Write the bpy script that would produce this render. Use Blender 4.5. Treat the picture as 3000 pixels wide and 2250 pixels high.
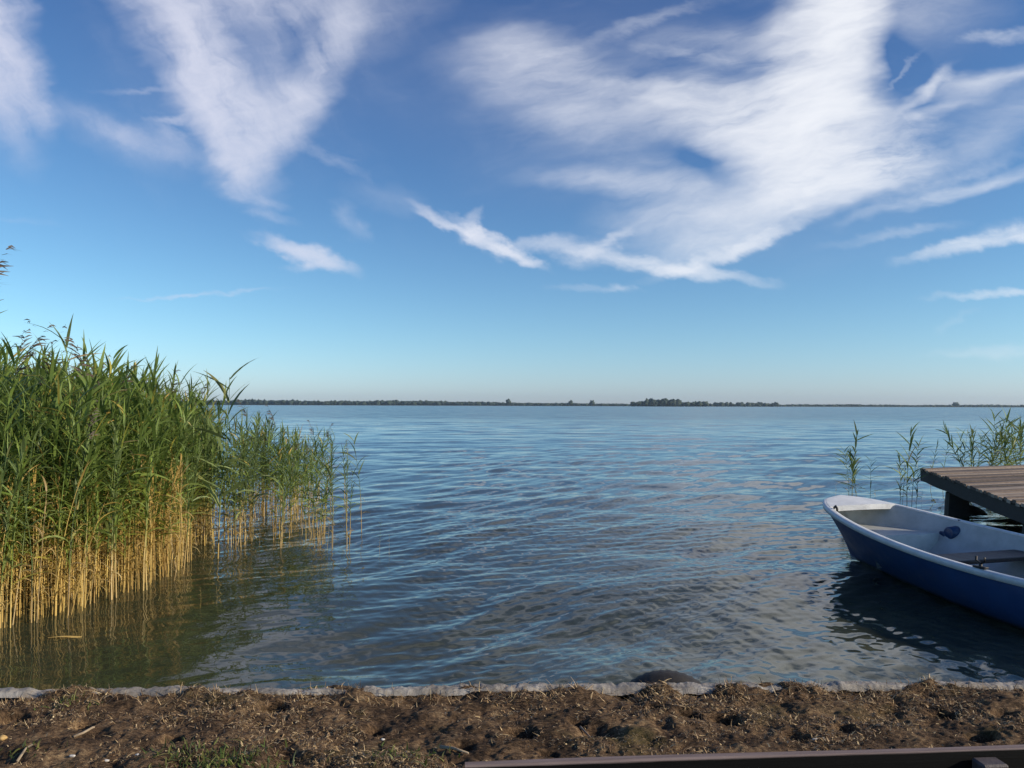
import bpy, math, random
import numpy as np
from mathutils import Vector, Matrix
random.seed(7)
RNG = np.random.default_rng(11)
for o in list(bpy.data.objects): bpy.data.objects.remove(o)
SC = bpy.context.scene
COL = SC.collection
R = math.radians

# ------------------------------------------------------------------ camera
EYE = 1.5                      # eye height over the lake
FPX = 819.2                    # focal length in pixels of the 1024 wide frame
PITCH, ROLL = R(1.5), R(0.17)
cam_d = bpy.data.cameras.new('camera')
cam_d.sensor_width = 36.0
cam_d.lens = 36.0 * FPX / 1024.0
cam_d.clip_start = 0.05
cam_d.clip_end = 20000
cam = bpy.data.objects.new('camera', cam_d)
COL.objects.link(cam)
CAM_M = Matrix.Rotation(R(90) + PITCH, 3, 'X') @ Matrix.Rotation(ROLL, 3, 'Z')
cam.matrix_world = Matrix.Translation((0, 0, EYE)) @ CAM_M.to_4x4()
SC.camera = cam

def ray(px, py):
    """direction through a point measured on the 3000 px wide photograph"""
    x, y = px * 1024 / 3000, py * 1024 / 3000
    return CAM_M @ Vector(((x - 512) / FPX, (384 - y) / FPX, -1))
def on_z(px, py, z=0.0):
    d = ray(px, py); t = (z - EYE) / d.z
    return Vector((d.x * t, d.y * t, z))
def uv_dir(px, py):
    d = ray(px, py)
    return d.x / d.y, d.z / d.y

# ------------------------------------------------------------------ node helper
class NT:
    def __init__(s, tree):
        s.t = tree; s.t.nodes.clear()
    def n(s, typ, ins=None, **kw):
        nd = s.t.nodes.new(typ)
        for k, v in kw.items(): setattr(nd, k, v)
        for k, v in (ins or {}).items():
            sock = nd.inputs[k]
            if isinstance(v, bpy.types.NodeSocket): s.t.links.new(v, sock)
            else: sock.default_value = v
        return nd
    def m(s, op, a, b=0.0, c=0.0, clamp=False):
        return s.n('ShaderNodeMath', {0: a, 1: b, 2: c}, operation=op, use_clamp=clamp).outputs[0]
    def v(s, op, a, b=(0, 0, 0)):
        return s.n('ShaderNodeVectorMath', {0: a, 1: b}, operation=op).outputs[0]
    def mr(s, v, a, b, c, d, it='SMOOTHSTEP'):
        return s.n('ShaderNodeMapRange', {0: v, 1: a, 2: b, 3: c, 4: d}, interpolation_type=it).outputs[0]
    def noise(s, vec, scale, detail=3, rough=0.5, dist=0.0, out='Fac'):
        return s.n('ShaderNodeTexNoise', {'Vector': vec, 'Scale': scale, 'Detail': detail, 'Roughness': rough, 'Distortion': dist}).outputs[out]
    def mapping(s, vec, loc=(0, 0, 0), rot=(0, 0, 0), scale=(1, 1, 1), typ='POINT'):
        return s.n('ShaderNodeMapping', {'Vector': vec, 'Location': loc, 'Rotation': rot, 'Scale': scale}, vector_type=typ).outputs[0]
    def mix(s, f, a, b, blend='MIX'):
        nd = s.n('ShaderNodeMix', {0: f}, data_type='RGBA', blend_type=blend)
        for i, v in ((6, a), (7, b)):
            if isinstance(v, bpy.types.NodeSocket): s.t.links.new(v, nd.inputs[i])
            else: nd.inputs[i].default_value = tuple(v) + ((1,) if len(v) == 3 else ())
        return nd.outputs[2]
    def ramp(s, f, stops, interp='LINEAR'):
        nd = s.n('ShaderNodeValToRGB', {0: f}); cr = nd.color_ramp; cr.interpolation = interp
        while len(cr.elements) < len(stops): cr.elements.new(0.5)
        for e, (p, c) in zip(cr.elements, stops):
            e.position = p; e.color = tuple(c) + (1,) if len(c) == 3 else c
        return nd.outputs[0]

# ------------------------------------------------------------------ sun and sky
SUN_AZ = Vector((1.0, -0.27, 0)).normalized()     # towards the sun, on the ground
SUN_EL = R(22)
sun_dir = Vector((SUN_AZ.x * math.cos(SUN_EL), SUN_AZ.y * math.cos(SUN_EL), math.sin(SUN_EL)))
sd = bpy.data.lights.new('sun', 'SUN'); sd.energy = 5.0; sd.angle = R(0.5); sd.color = (1.0, 0.87, 0.70)
so = bpy.data.objects.new('sun', sd); COL.objects.link(so)
so.rotation_euler = (-sun_dir).to_track_quat('-Z', 'Y').to_euler()
so.location = (20, -5, 20)
SC.view_settings.view_transform = 'Standard'
try: SC.view_settings.look = 'None'
except Exception: pass
SC.view_settings.exposure = 0.0
SC.view_settings.gamma = 1.0
SC.cycles.use_denoising = True
SC.cycles.max_bounces = 6
SC.cycles.diffuse_bounces = 3
SC.cycles.glossy_bounces = 3
SC.cycles.transmission_bounces = 3
SC.cycles.volume_bounces = 0
SC.cycles.caustics_reflective = False
SC.cycles.caustics_refractive = False

world = bpy.data.worlds.new('World'); SC.world = world; world.use_nodes = True
W = NT(world.node_tree)
geo = W.n('ShaderNodeTexCoord').outputs['Generated']
sky = W.n('ShaderNodeTexSky', sky_type='NISHITA', sun_disc=False, sun_elevation=SUN_EL,
          sun_rotation=math.atan2(SUN_AZ.x, SUN_AZ.y), altitude=0, air_density=1.0, dust_density=0.3, ozone_density=3.0).outputs[0]
ch = W.n('ShaderNodeSeparateColor', {0: W.v('MULTIPLY', sky, (.1, .1, .1))}).outputs
r_ = W.m('MULTIPLY', W.m('POWER', ch[0], 1.28), 12.6)
g_ = W.m('MULTIPLY', W.m('POWER', ch[1], 1.35), 16.2)
b_ = W.m('ADD', W.m('MULTIPLY', ch[2], 10.2), W.m('MULTIPLY', W.m('POWER', ch[1], 1.5), 8.4))
sky = W.n('ShaderNodeCombineColor', {0: r_, 1: g_, 2: b_}).outputs[0]
sep = W.n('ShaderNodeSeparateXYZ', {0: geo})
sx, sy, sz = sep.outputs
ysafe = W.m('MAXIMUM', sy, 0.02)
comb = W.n('ShaderNodeCombineXYZ', {0: W.m('DIVIDE', sx, ysafe), 1: W.m('DIVIDE', sz, ysafe), 2: 0.0}).outputs[0]
# wind-torn edges: the field is bent by noise before the streaks are laid in it
wn = W.noise(comb, 3.0, 4, 0.55, out='Color')
wn2 = W.noise(W.mapping(comb, rot=(0, 0, R(10)), scale=(1, .5, 1), typ='TEXTURE'), 13.0, 3, 0.55, out='Color')
warp = W.v('ADD', W.v('MULTIPLY', W.v('SUBTRACT', wn, (.5, .5, .5)), (.085, .075, 0)),
           W.v('MULTIPLY', W.v('SUBTRACT', wn2, (.5, .5, .5)), (.05, .024, 0)))
P = W.v('ADD', comb, warp)
wn3 = W.noise(W.mapping(comb, rot=(0, 0, R(-20)), scale=(1, .6, 1), typ='TEXTURE'), 26.0, 4, 0.6, out='Color')
Pf = W.v('ADD', W.v('ADD', comb, W.v('MULTIPLY', warp, (.45, .45, 0))), W.v('MULTIPLY', W.v('SUBTRACT', wn3, (.5, .5, .5)), (.05, .022, 0)))      # less bending for the fine wisps
# streaks of cirrus: centre x, centre y, slope (deg, down to the right), half length, half width, strength
BIG = [
 (500,-260,20,520,150,.9),(1250,-330,-15,420,140,.7),(2350,-280,30,480,190,1.3),(1750,-620,-10,700,200,.9),(2900,-600,-25,500,170,.8),(300,-750,10,600,160,.6),
 (2150,360,10,560,260,.16),(720,190,0,400,240,.10),(1600,300,12,400,190,.14),
 (0,100,76,300,76,1.7),(105,290,64,110,34,.6),(-200,60,70,300,150,.9),(330,390,24,230,40,.18),
 (520,120,58,340,80,1.6),(650,340,60,250,66,1.5),(695,490,62,80,24,.6),(770,340,20,130,80,.7),(850,350,-57,190,58,.8),(970,150,-66,210,55,.6),
 (720,20,0,250,55,.7),(800,150,20,170,90,.35),(1080,50,-18,210,75,.35),(850,180,40,90,36,-.3),
 (1560,150,8,170,60,.8),(1400,220,20,150,60,.22),(1600,260,14,220,90,.32),(1750,370,15,250,80,.26),
 (2450,30,72,180,85,2.4),(2380,210,82,200,110,1.9),(2240,300,4,280,70,.7),(2360,400,6,270,95,2.0),(2130,120,-6,230,52,.36),
 (2020,330,18,220,70,.5),(2500,520,-12,210,60,1.9),(1800,535,2,230,26,.6),(1980,600,-10,200,55,.55),(1950,690,-6,240,50,.3),
 (2300,590,-18,290,50,1.0),(2140,690,-14,230,30,.45),(2240,480,15,150,70,.7),
 (2690,280,-40,120,14,.5),(2740,330,-24,170,20,.5),(2900,225,-16,180,22,.75),(2930,330,-25,220,50,.30),(2860,430,-24,240,36,.30),(2870,535,-20,230,18,.5),(2720,590,-16,220,14,.45),
 (2040,480,28,130,34,-.30),(2110,665,-5,90,28,-.2),(2600,165,50,120,50,-.28),(2610,425,-15,120,24,-.28)]
FINE = [
 (520,350,0,70,11,.4),(300,370,25,190,26,.22),(480,430,20,190,26,.25),(700,505,35,70,22,.3),
 (775,588,13,75,13,.3),(795,632,12,75,13,.28),(905,745,20,125,20,1.5),(950,785,3,90,11,.38),
 (1030,655,48,60,24,.3),(950,465,28,130,13,.22),(1130,590,12,110,30,.14),(580,860,-4,200,6,.42),
 (1390,690,24,170,17,1.7),(1375,655,-62,48,17,.8),(1490,745,18,70,17,.8),(1700,735,8,90,28,.7),(1790,705,-32,60,16,.7),
 (1580,712,-8,110,13,.6),(1940,772,8,250,17,1.3),(2120,735,-18,200,17,.6),(1350,640,30,40,8,.5),(2250,690,-20,180,16,.4),
 (2740,240,-52,60,16,.4),(2690,395,-12,70,20,.6),(2690,352,10,40,16,.45),(2960,100,-4,110,16,.75),
 (2930,700,-13,230,18,1.2),(2990,670,-12,140,20,.5),(2620,690,-9,180,12,.22),(2950,865,-1,190,9,.6),(2750,545,-22,260,16,.3),
 (1808,840,0,40,10,.45),(1730,845,2,110,8,.22),(2930,1040,-1,160,12,.22),(2800,945,-30,60,12,.12),
 (1900,250,4,260,14,.35),(2000,300,8,240,16,.3),(2080,170,10,220,14,.3),(1900,60,-20,240,16,.3),(2640,215,-48,80,8,.2),
 (420,270,0,120,7,.2),(500,395,30,60,14,.25),(60,650,2,110,8,.1)]
def strokes(vec, lst):
    # the running sum rides in the z of the vector, so each streak follows the one before it
    cur = vec
    for (cx, cy, ang, hl, hw, st) in lst:
        u, v = uv_dir(cx, cy); k = 1024 / 3000 / FPX
        q = W.mapping(cur, loc=(u, v, 0), rot=(0, 0, R(-ang)), scale=(hl * 1.6 * k, hw * 2.0 * k, 1e6), typ='TEXTURE')
        ln = W.n('ShaderNodeVectorMath', {0: q}, operation='LENGTH').outputs['Value']
        s = W.mr(ln, 0.0, 1.0, st, 0.0)
        cur = W.v('ADD', cur, W.n('ShaderNodeCombineXYZ', {0: 0.0, 1: 0.0, 2: s}).outputs[0])
    return W.m('MAXIMUM', W.n('ShaderNodeSeparateXYZ', {0: cur}).outputs[2], 0.0)
sb = strokes(P, BIG)
sf = strokes(Pf, FINE)
# the fibres run down-right on the left half, up-right on the right half
fa = W.noise(W.mapping(P, rot=(0, 0, R(-54)), scale=(1, .30, 1), typ='TEXTURE'), 5.0, 7, 0.60)
fb = W.noise(W.mapping(P, rot=(0, 0, R(12)), scale=(1, .26, 1), typ='TEXTURE'), 4.5, 8, 0.62)
sel = W.mr(W.n('ShaderNodeSeparateXYZ', {0: comb}).outputs[0], -0.25, 0.05, 0.0, 1.0)
fib = W.m('ADD', W.m('MULTIPLY', fa, W.m('SUBTRACT', 1.0, sel)), W.m('MULTIPLY', fb, sel))
fine = W.noise(W.mapping(P, rot=(0, 0, R(14)), scale=(1, .30, 1), typ='TEXTURE'), 12.0, 6, 0.7, .3)
fib = W.m('ADD', W.m('MULTIPLY', fib, .78), W.m('MULTIPLY', fine, .22))
fac = W.mr(fib, 0.34, 0.66, 0.22, 1.5, 'LINEAR')
veil = W.m('MULTIPLY', W.mr(fib, 0.5, 0.8, 0.0, 0.07), W.mr(sz, 0.08, 0.3, 0.0, 1.0))
dens = W.m('ADD', W.m('MULTIPLY', sb, fac), W.m('MULTIPLY', sf, W.mr(fib, .34, .66, .25, 1.6, 'LINEAR')))
dens = W.m('ADD', dens, veil)
dens = W.m('SUBTRACT', 1.0, W.m('EXPONENT', W.m('MULTIPLY', dens, -0.88)))
dens = W.m('MULTIPLY', dens, W.mr(sy, 0.03, 0.2, 0.0, 0.96), clamp=True)
ccol = W.mix(W.mr(sx, -0.5, 0.35, 0.0, 1.0), (7.3, 7.5, 8.9), (9.4, 9.6, 10.1))
out = W.mix(dens, sky, ccol)
bg = W.n('ShaderNodeBackground', {0: out, 1: 0.1})
W.n('ShaderNodeOutputWorld', {0: bg.outputs[0]})
world.cycles.sampling_method = 'MANUAL'
world.cycles.sample_map_resolution = 512

# ------------------------------------------------------------------ mesh helpers
def tag(o, label=None, cat=None, group=None, kind=None):
    for k, v in (('label', label), ('category', cat), ('group', group), ('kind', kind)):
        if v: o[k] = v
    return o
def raw_mesh(name, V, F, mat=None, smooth=True, attrs=None):
    """V (n,3); F (m,k) array or list of such arrays"""
    V = np.asarray(V, dtype=np.float32)
    Fs = F if isinstance(F, list) else [F]
    Fs = [np.asarray(f, dtype=np.int32) for f in Fs if len(f)]
    loops = np.concatenate([f.ravel() for f in Fs])
    tot = np.concatenate([np.full(len(f), f.shape[1], dtype=np.int32) for f in Fs])
    start = np.concatenate([[0], np.cumsum(tot)[:-1]]).astype(np.int32)
    me = bpy.data.meshes.new(name)
    me.vertices.add(len(V)); me.vertices.foreach_set('co', V.ravel())
    me.loops.add(len(loops)); me.loops.foreach_set('vertex_index', loops)
    me.polygons.add(len(tot)); me.polygons.foreach_set('loop_start', start)
    me.update(calc_edges=True)
    me.polygons.foreach_set('use_smooth', np.full(len(tot), bool(smooth)))
    for k, a in (attrs or {}).items():
        at = me.attributes.new(k, 'FLOAT', 'POINT'); at.data.foreach_set('value', np.asarray(a, dtype=np.float32))
    me.validate()
    if mat: me.materials.append(mat)
    return me
def obj(name, me, parent=None, loc=None):
    o = bpy.data.objects.new(name, me); COL.objects.link(o)
    if parent: o.parent = parent
    if loc is not None: o.location = loc
    return o
def empty(name, loc, rz=0.0, s=1.0):
    o = bpy.data.objects.new(name, None); COL.objects.link(o)
    o.location = loc; o.rotation_euler = (0, 0, rz); o.scale = (s, s, s); o.empty_display_size = 0.1
    return o
def grid_faces(nr, nc):
    i = np.arange(nr - 1)[:, None] * nc + np.arange(nc - 1)[None]
    return np.stack([i, i + 1, i + nc + 1, i + nc], -1).reshape(-1, 4)
class MB:
    """collects shapes into one mesh"""
    def __init__(s): s.V = []; s.Q = []; s.T = []; s.n = 0
    def add(s, V, Q=(), T=()):
        V = np.asarray(V, float).reshape(-1, 3)
        if len(Q): s.Q.append(np.asarray(Q) + s.n)
        if len(T): s.T.append(np.asarray(T) + s.n)
        s.V.append(V); s.n += len(V)
    def box(s, c, size, rz=0.0, jit=0.0, bev=0.006, M=None):
        """box with chamfered edges (rounded by an inset ring on every side)"""
        bm = __import__('bmesh').new()
        import bmesh
        bmesh.ops.create_cube(bm, size=1.0)
        for v in bm.verts: v.co = Vector((v.co.x * size[0], v.co.y * size[1], v.co.z * size[2]))
        if bev: bmesh.ops.bevel(bm, geom=bm.edges[:], offset=bev, segments=1, affect='EDGES')
        bm.verts.ensure_lookup_table(); bm.verts.index_update()
        rot = Matrix.Rotation(rz, 3, 'Z') if M is None else M
        V = []
        for v in bm.verts:
            p = rot @ v.co + Vector(c)
            if jit: p += Vector([random.uniform(-jit, jit) for _ in range(3)])
            V.append(p[:])
        Q = [[v.index for v in f.verts] for f in bm.faces if len(f.verts) == 4]
        T = [[v.index for v in f.verts] for f in bm.faces if len(f.verts) == 3]
        bm.free(); s.add(V, Q, T)
    def tube(s, pts, rad, k=8, cap=True):
        pts = np.asarray(pts, float); n = len(pts)
        rad = np.broadcast_to(np.asarray(rad, float), (n,))
        V = []; up = np.array([0, 0, 1.0])
        for i in range(n):
            t = pts[min(i + 1, n - 1)] - pts[max(i - 1, 0)]; t /= np.linalg.norm(t) + 1e-9
            a = np.cross(t, up if abs(t[2]) < .9 else [1, 0, 0]); a /= np.linalg.norm(a)
            b = np.cross(a, t)
            for j in range(k):
                w = 2 * math.pi * j / k
                V.append(pts[i] + rad[i] * (a * math.cos(w) + b * math.sin(w)))
        Q = [[i * k + j, i * k + (j + 1) % k, (i + 1) * k + (j + 1) % k, (i + 1) * k + j] for i in range(n - 1) for j in range(k)]
        T = []
        if cap:
            V += [pts[0], pts[-1]]; a, b = n * k, n * k + 1
            T = [[a, (j + 1) % k, j] for j in range(k)] + [[b, (n - 1) * k + j, (n - 1) * k + (j + 1) % k] for j in range(k)]
        s.add(V, Q, T)
    def mesh(s, name, mat, smooth=True, attrs=None):
        F = []
        if s.Q: F.append(np.concatenate(s.Q))
        if s.T: F.append(np.concatenate(s.T))
        return raw_mesh(name, np.concatenate(s.V), F, mat, smooth, attrs)
    def build(s, name, mat, parent=None, smooth=True):
        return obj(name, s.mesh(name, mat, smooth), parent)
_perm = {}
def vnoise(x, y, seed=0):
    if seed not in _perm: _perm[seed] = np.random.default_rng(seed + 100).random((256, 256))
    T = _perm[seed]
    xi = np.floor(x).astype(int); yi = np.floor(y).astype(int); fx = x - xi; fy = y - yi
    fx = fx * fx * (3 - 2 * fx); fy = fy * fy * (3 - 2 * fy)
    a = T[xi & 255, yi & 255]; b = T[(xi + 1) & 255, yi & 255]; c = T[xi & 255, (yi + 1) & 255]; d = T[(xi + 1) & 255, (yi + 1) & 255]
    return (a * (1 - fx) + b * fx) * (1 - fy) + (c * (1 - fx) + d * fx) * fy - 0.5
def fbm(x, y, f, o=4, seed=0, g=0.5):
    s = 0; a = 1
    for k in range(o):
        s = s + a * vnoise(x * f + 17.3 * k, y * f - 9.1 * k, seed + k); f = f * 2.03; a *= g
    return s

# ------------------------------------------------------------------ materials
def new_mat(name):
    m = bpy.data.materials.new(name); m.use_nodes = True
    return m, NT(m.node_tree)
def finish(N, bsdf): N.n('ShaderNodeOutputMaterial', {0: bsdf.outputs[0]})
def simple(name, c1, c2, scale=8, rough=0.7, bump=0.3, stretch=(1, 1, 1), metal=0.0, spec=0.5, bscale=None, bd=0.004, coat=0.0):
    m, N = new_mat(name)
    co = N.mapping(N.n('ShaderNodeTexCoord').outputs['Object'], scale=stretch)
    n1 = N.noise(co, scale, 6, 0.65)
    c = N.ramp(n1, [(0.32, c1), (0.68, c2)])
    b = N.n('ShaderNodeBump', {'Height': N.noise(co, bscale or scale * 4, 5, 0.7), 'Strength': bump, 'Distance': bd}).outputs[0]
    p = N.n('ShaderNodeBsdfPrincipled', {'Base Color': c, 'Roughness': N.mr(n1, .3, .7, rough * .85, min(1, rough * 1.15), 'LINEAR'),
            'Metallic': metal, 'Normal': b, 'Specular IOR Level': spec, 'Coat Weight': coat})
    finish(N, p); return m

def leaf_mat(name, stops, trans=0.35):
    m, N = new_mat(name)
    dry = N.n('ShaderNodeAttribute', attribute_name='dry').outputs['Fac']
    rnd = N.n('ShaderNodeAttribute', attribute_name='rnd').outputs['Fac']
    orn = N.n('ShaderNodeObjectInfo').outputs['Random']
    f = N.m('ADD', dry, N.m('MULTIPLY', N.m('SUBTRACT', rnd, .5), .22), clamp=True)
    c = N.ramp(f, stops)
    hs = N.n('ShaderNodeHueSaturation', {'Hue': N.m('ADD', .49, N.m('MULTIPLY', rnd, .02)), 'Saturation': N.m('ADD', .85, N.m('MULTIPLY', orn, .25)),
             'Value': N.m('ADD', .72, N.m('MULTIPLY', rnd, .55)), 'Color': c}).outputs[0]
    a = N.n('ShaderNodeBsdfPrincipled', {'Base Color': hs, 'Roughness': .5, 'Specular IOR Level': .35})
    t = N.n('ShaderNodeBsdfTranslucent', {0: hs})
    mx = N.n('ShaderNodeMixShader', {0: trans, 1: a.outputs[0], 2: t.outputs[0]})
    finish(N, mx); return m
M_LEAF = leaf_mat('reed_leaf', [(0.0, (.145, .21, .06)), (.35, (.28, .33, .075)), (.6, (.40, .35, .085)), (1.0, (.53, .36, .13))])
M_STEM = leaf_mat('reed_stem', [(0.0, (.12, .17, .045)), (.4, (.26, .25, .07)), (.7, (.47, .33, .12)), (1.0, (.56, .39, .15))], trans=.08)
M_PLUME = leaf_mat('reed_plume', [(0.0, (.11, .08, .06)), (1.0, (.2, .15, .11))], trans=.3)

# ------------------------------------------------------------------ lake
def build_water():
    rel_near = np.arange(350, 8, -0.62)
    y1 = EYE * FPX / rel_near
    y2 = np.geomspace(y1[-1] * 1.01, 9000, 90)
    ys = np.concatenate([y1, y2])
    ys = ys[ys > 3.0]
    s_in = np.linspace(-0.76, 0.76, 860)
    s_out = np.geomspace(0.77, 16, 46)
    ss = np.concatenate([-s_out[::-1], s_in, s_out])
    Y, S = np.meshgrid(ys, ss, indexing='ij')
    X = S * np.maximum(Y, 1)
    dy = np.gradient(ys)[:, None] * np.ones_like(Y); dx = np.abs(np.gradient(X, axis=1))
    Z = np.zeros_like(X)
    rg = np.random.default_rng(5)
    def comp(lam, ang, amp, ph, mask=1.0):
        k = 2 * math.pi / lam; kx, ky = k * math.cos(ang), k * math.sin(ang)
        q = np.minimum(1, np.minimum(lam / abs(math.sin(ang) + 1e-3) / (3.2 * dy), lam / (abs(math.cos(ang)) + 1e-3) / (3.2 * dx)))
        q = np.clip((q - .35) / .65, 0, 1)
        th = kx * X + ky * Y + ph
        return amp * q * mask * (np.sin(th) + 0.22 * np.sin(2 * th + .6))
    wx = fbm(X, Y, .35, 2, 3); wy = fbm(X, Y, .28, 2, 9)
    X0, Y0 = X, Y
    X = X + .35 * wx; Y = Y + .35 * wy
    main = math.atan2(-.61, .79)
    gust = np.clip(.62 + .7 * fbm(X0 * .6, Y0 * .35, .55, 3, 21), .3, 1.0)
    near = np.clip((Y0 - 3.0) / 6.0, 0, 1)
    calm = 1.0 / (1.0 + np.exp(-(X0 + .40 * Y0 + .15) / .45))                      # sheltered water beside the reeds
    calm = .22 + .78 * calm
    for i in range(16):
        lam = rg.uniform(.28, .75); ang = main + rg.normal(0, .15)
        Z += comp(lam, ang, .0058 * lam * rg.uniform(.5, 1), rg.uniform(0, 6.3), gust * calm)
    for i in range(12):
        lam = rg.uniform(.12, .26); ang = main + rg.normal(0, .55)
        Z += comp(lam, ang, .0065 * lam * rg.uniform(.5, 1), rg.uniform(0, 6.3), gust * calm)
    for i in range(16):
        lam = rg.uniform(.07, .14); ang = main + rg.normal(0, .8)
        Z += comp(lam, ang, .0050 * lam * rg.uniform(.5, 1), rg.uniform(0, 6.3), gust * calm)
    for i in range(10):
        lam = rg.uniform(.9, 3.2); ang = -math.pi / 2 + rg.normal(0, .45)
        Z += comp(lam, ang, .0042 * lam ** .8 * rg.uniform(.5, 1), rg.uniform(0, 6.3), calm)
    # ripples thrown back by boat and quay on the right
    m2 = 1 / (1 + np.exp(-(X0 - .2) / .5)) * np.exp(-np.clip(Y0 - 5.6, 0, None) / 1.1)
    for i in range(9):
        lam = rg.uniform(.25, .6); ang = math.atan2(.41, .91) + rg.normal(0, .2)
        Z += comp(lam, ang, .0026 * lam * rg.uniform(.5, 1), rg.uniform(0, 6.3), m2)
    V = np.stack([X0, Y0, Z], -1).reshape(-1, 3)
    m, N = new_mat('lake_water')
    pos = N.n('ShaderNodeNewGeometry').outputs['Position']
    sp = N.n('ShaderNodeSeparateXYZ', {0: pos}).outputs
    px, py = sp[0], sp[1]
    # body colour of the turbid water: sandy shallows by the quay, darker away from it
    shal = N.m('MULTIPLY', N.mr(py, 3.4, 7.0, 1.0, 0.0), N.mr(px, -1.5, 2.2, .25, 1.0))
    pat = N.noise(N.mapping(pos, rot=(0, 0, R(-35)), scale=(1, .4, 1), typ='TEXTURE'), 1.9, 4, .6, .6)
    body = N.mix(N.m('MULTIPLY', shal, N.mr(pat, .38, .66, .15, 1.0)), (.036, .042, .023), (.12, .12, .07))
    # slopes of the small ripples
    lg = N.m('LOGARITHM', N.m('MAXIMUM', py, 2.0), 10.0)
    amp = N.ramp(N.m('DIVIDE', lg, 4.0), [(0.0, (.0,) * 3), (.13, (.023,) * 3), (.28, (.052,) * 3), (.42, (.15,) * 3), (.470, (.17,) * 3),
                 (.482, (.10,) * 3), (.49, (.185,) * 3), (1.0, (.22,) * 3)])
    amp = N.n('ShaderNodeSeparateColor', {0: amp}).outputs[0]
    big = N.noise(N.mapping(pos, scale=(.05, .22, 1)), 1.0, 3, .6)
    amp = N.m('MULTIPLY', amp, N.mr(big, .3, .7, .6, 1.2, 'LINEAR'))
    n1 = N.noise(N.mapping(pos, rot=(0, 0, R(34)), scale=(.5, .21, 1), typ='TEXTURE'), 1.0, 4, .62, out='Color')
    n2 = N.noise(N.mapping(pos, rot=(0, 0, R(10)), scale=(2.6, .75, 1), typ='TEXTURE'), 1.0, 4, .6, out='Color')
    fr = N.mr(py, 6, 45, 0.0, 1.0)
    n3 = N.noise(N.mapping(pos, rot=(0, 0, R(38)), scale=(.12, .06, 1), typ='TEXTURE'), 1.0, 2, .5, out='Color')
    nn = N.mix(fr, n1, n2)
    nn = N.mix(N.mr(py, 4, 14, .26, 0.08), nn, n3)
    sl = N.v('MULTIPLY', N.v('SUBTRACT', nn, (.5, .5, .5)), (1.3, 2.4, 0))
    sl = N.n('ShaderNodeVectorMath', {0: sl, 3: amp}, operation='SCALE').outputs[0]
    # waves facing the shore show more of themselves: bias the far slopes a little towards it
    bias = N.n('ShaderNodeCombineXYZ', {0: 0.0, 1: N.m('MULTIPLY', amp, -.27), 2: 0.0}).outputs[0]
    nrm = N.v('NORMALIZE', N.v('ADD', N.v('ADD', N.n('ShaderNodeNewGeometry').outputs['Normal'], sl), bias))
    p = N.n('ShaderNodeBsdfPrincipled', {'Base Color': body, 'Roughness': N.mr(py, 8, 120, .03, .16), 'IOR': 1.333, 'Normal': nrm})
    finish(N, p)
    o = obj('water', raw_mesh('water', V, grid_faces(*S.shape), m))
    tag(o, kind='structure')
build_water()

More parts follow.
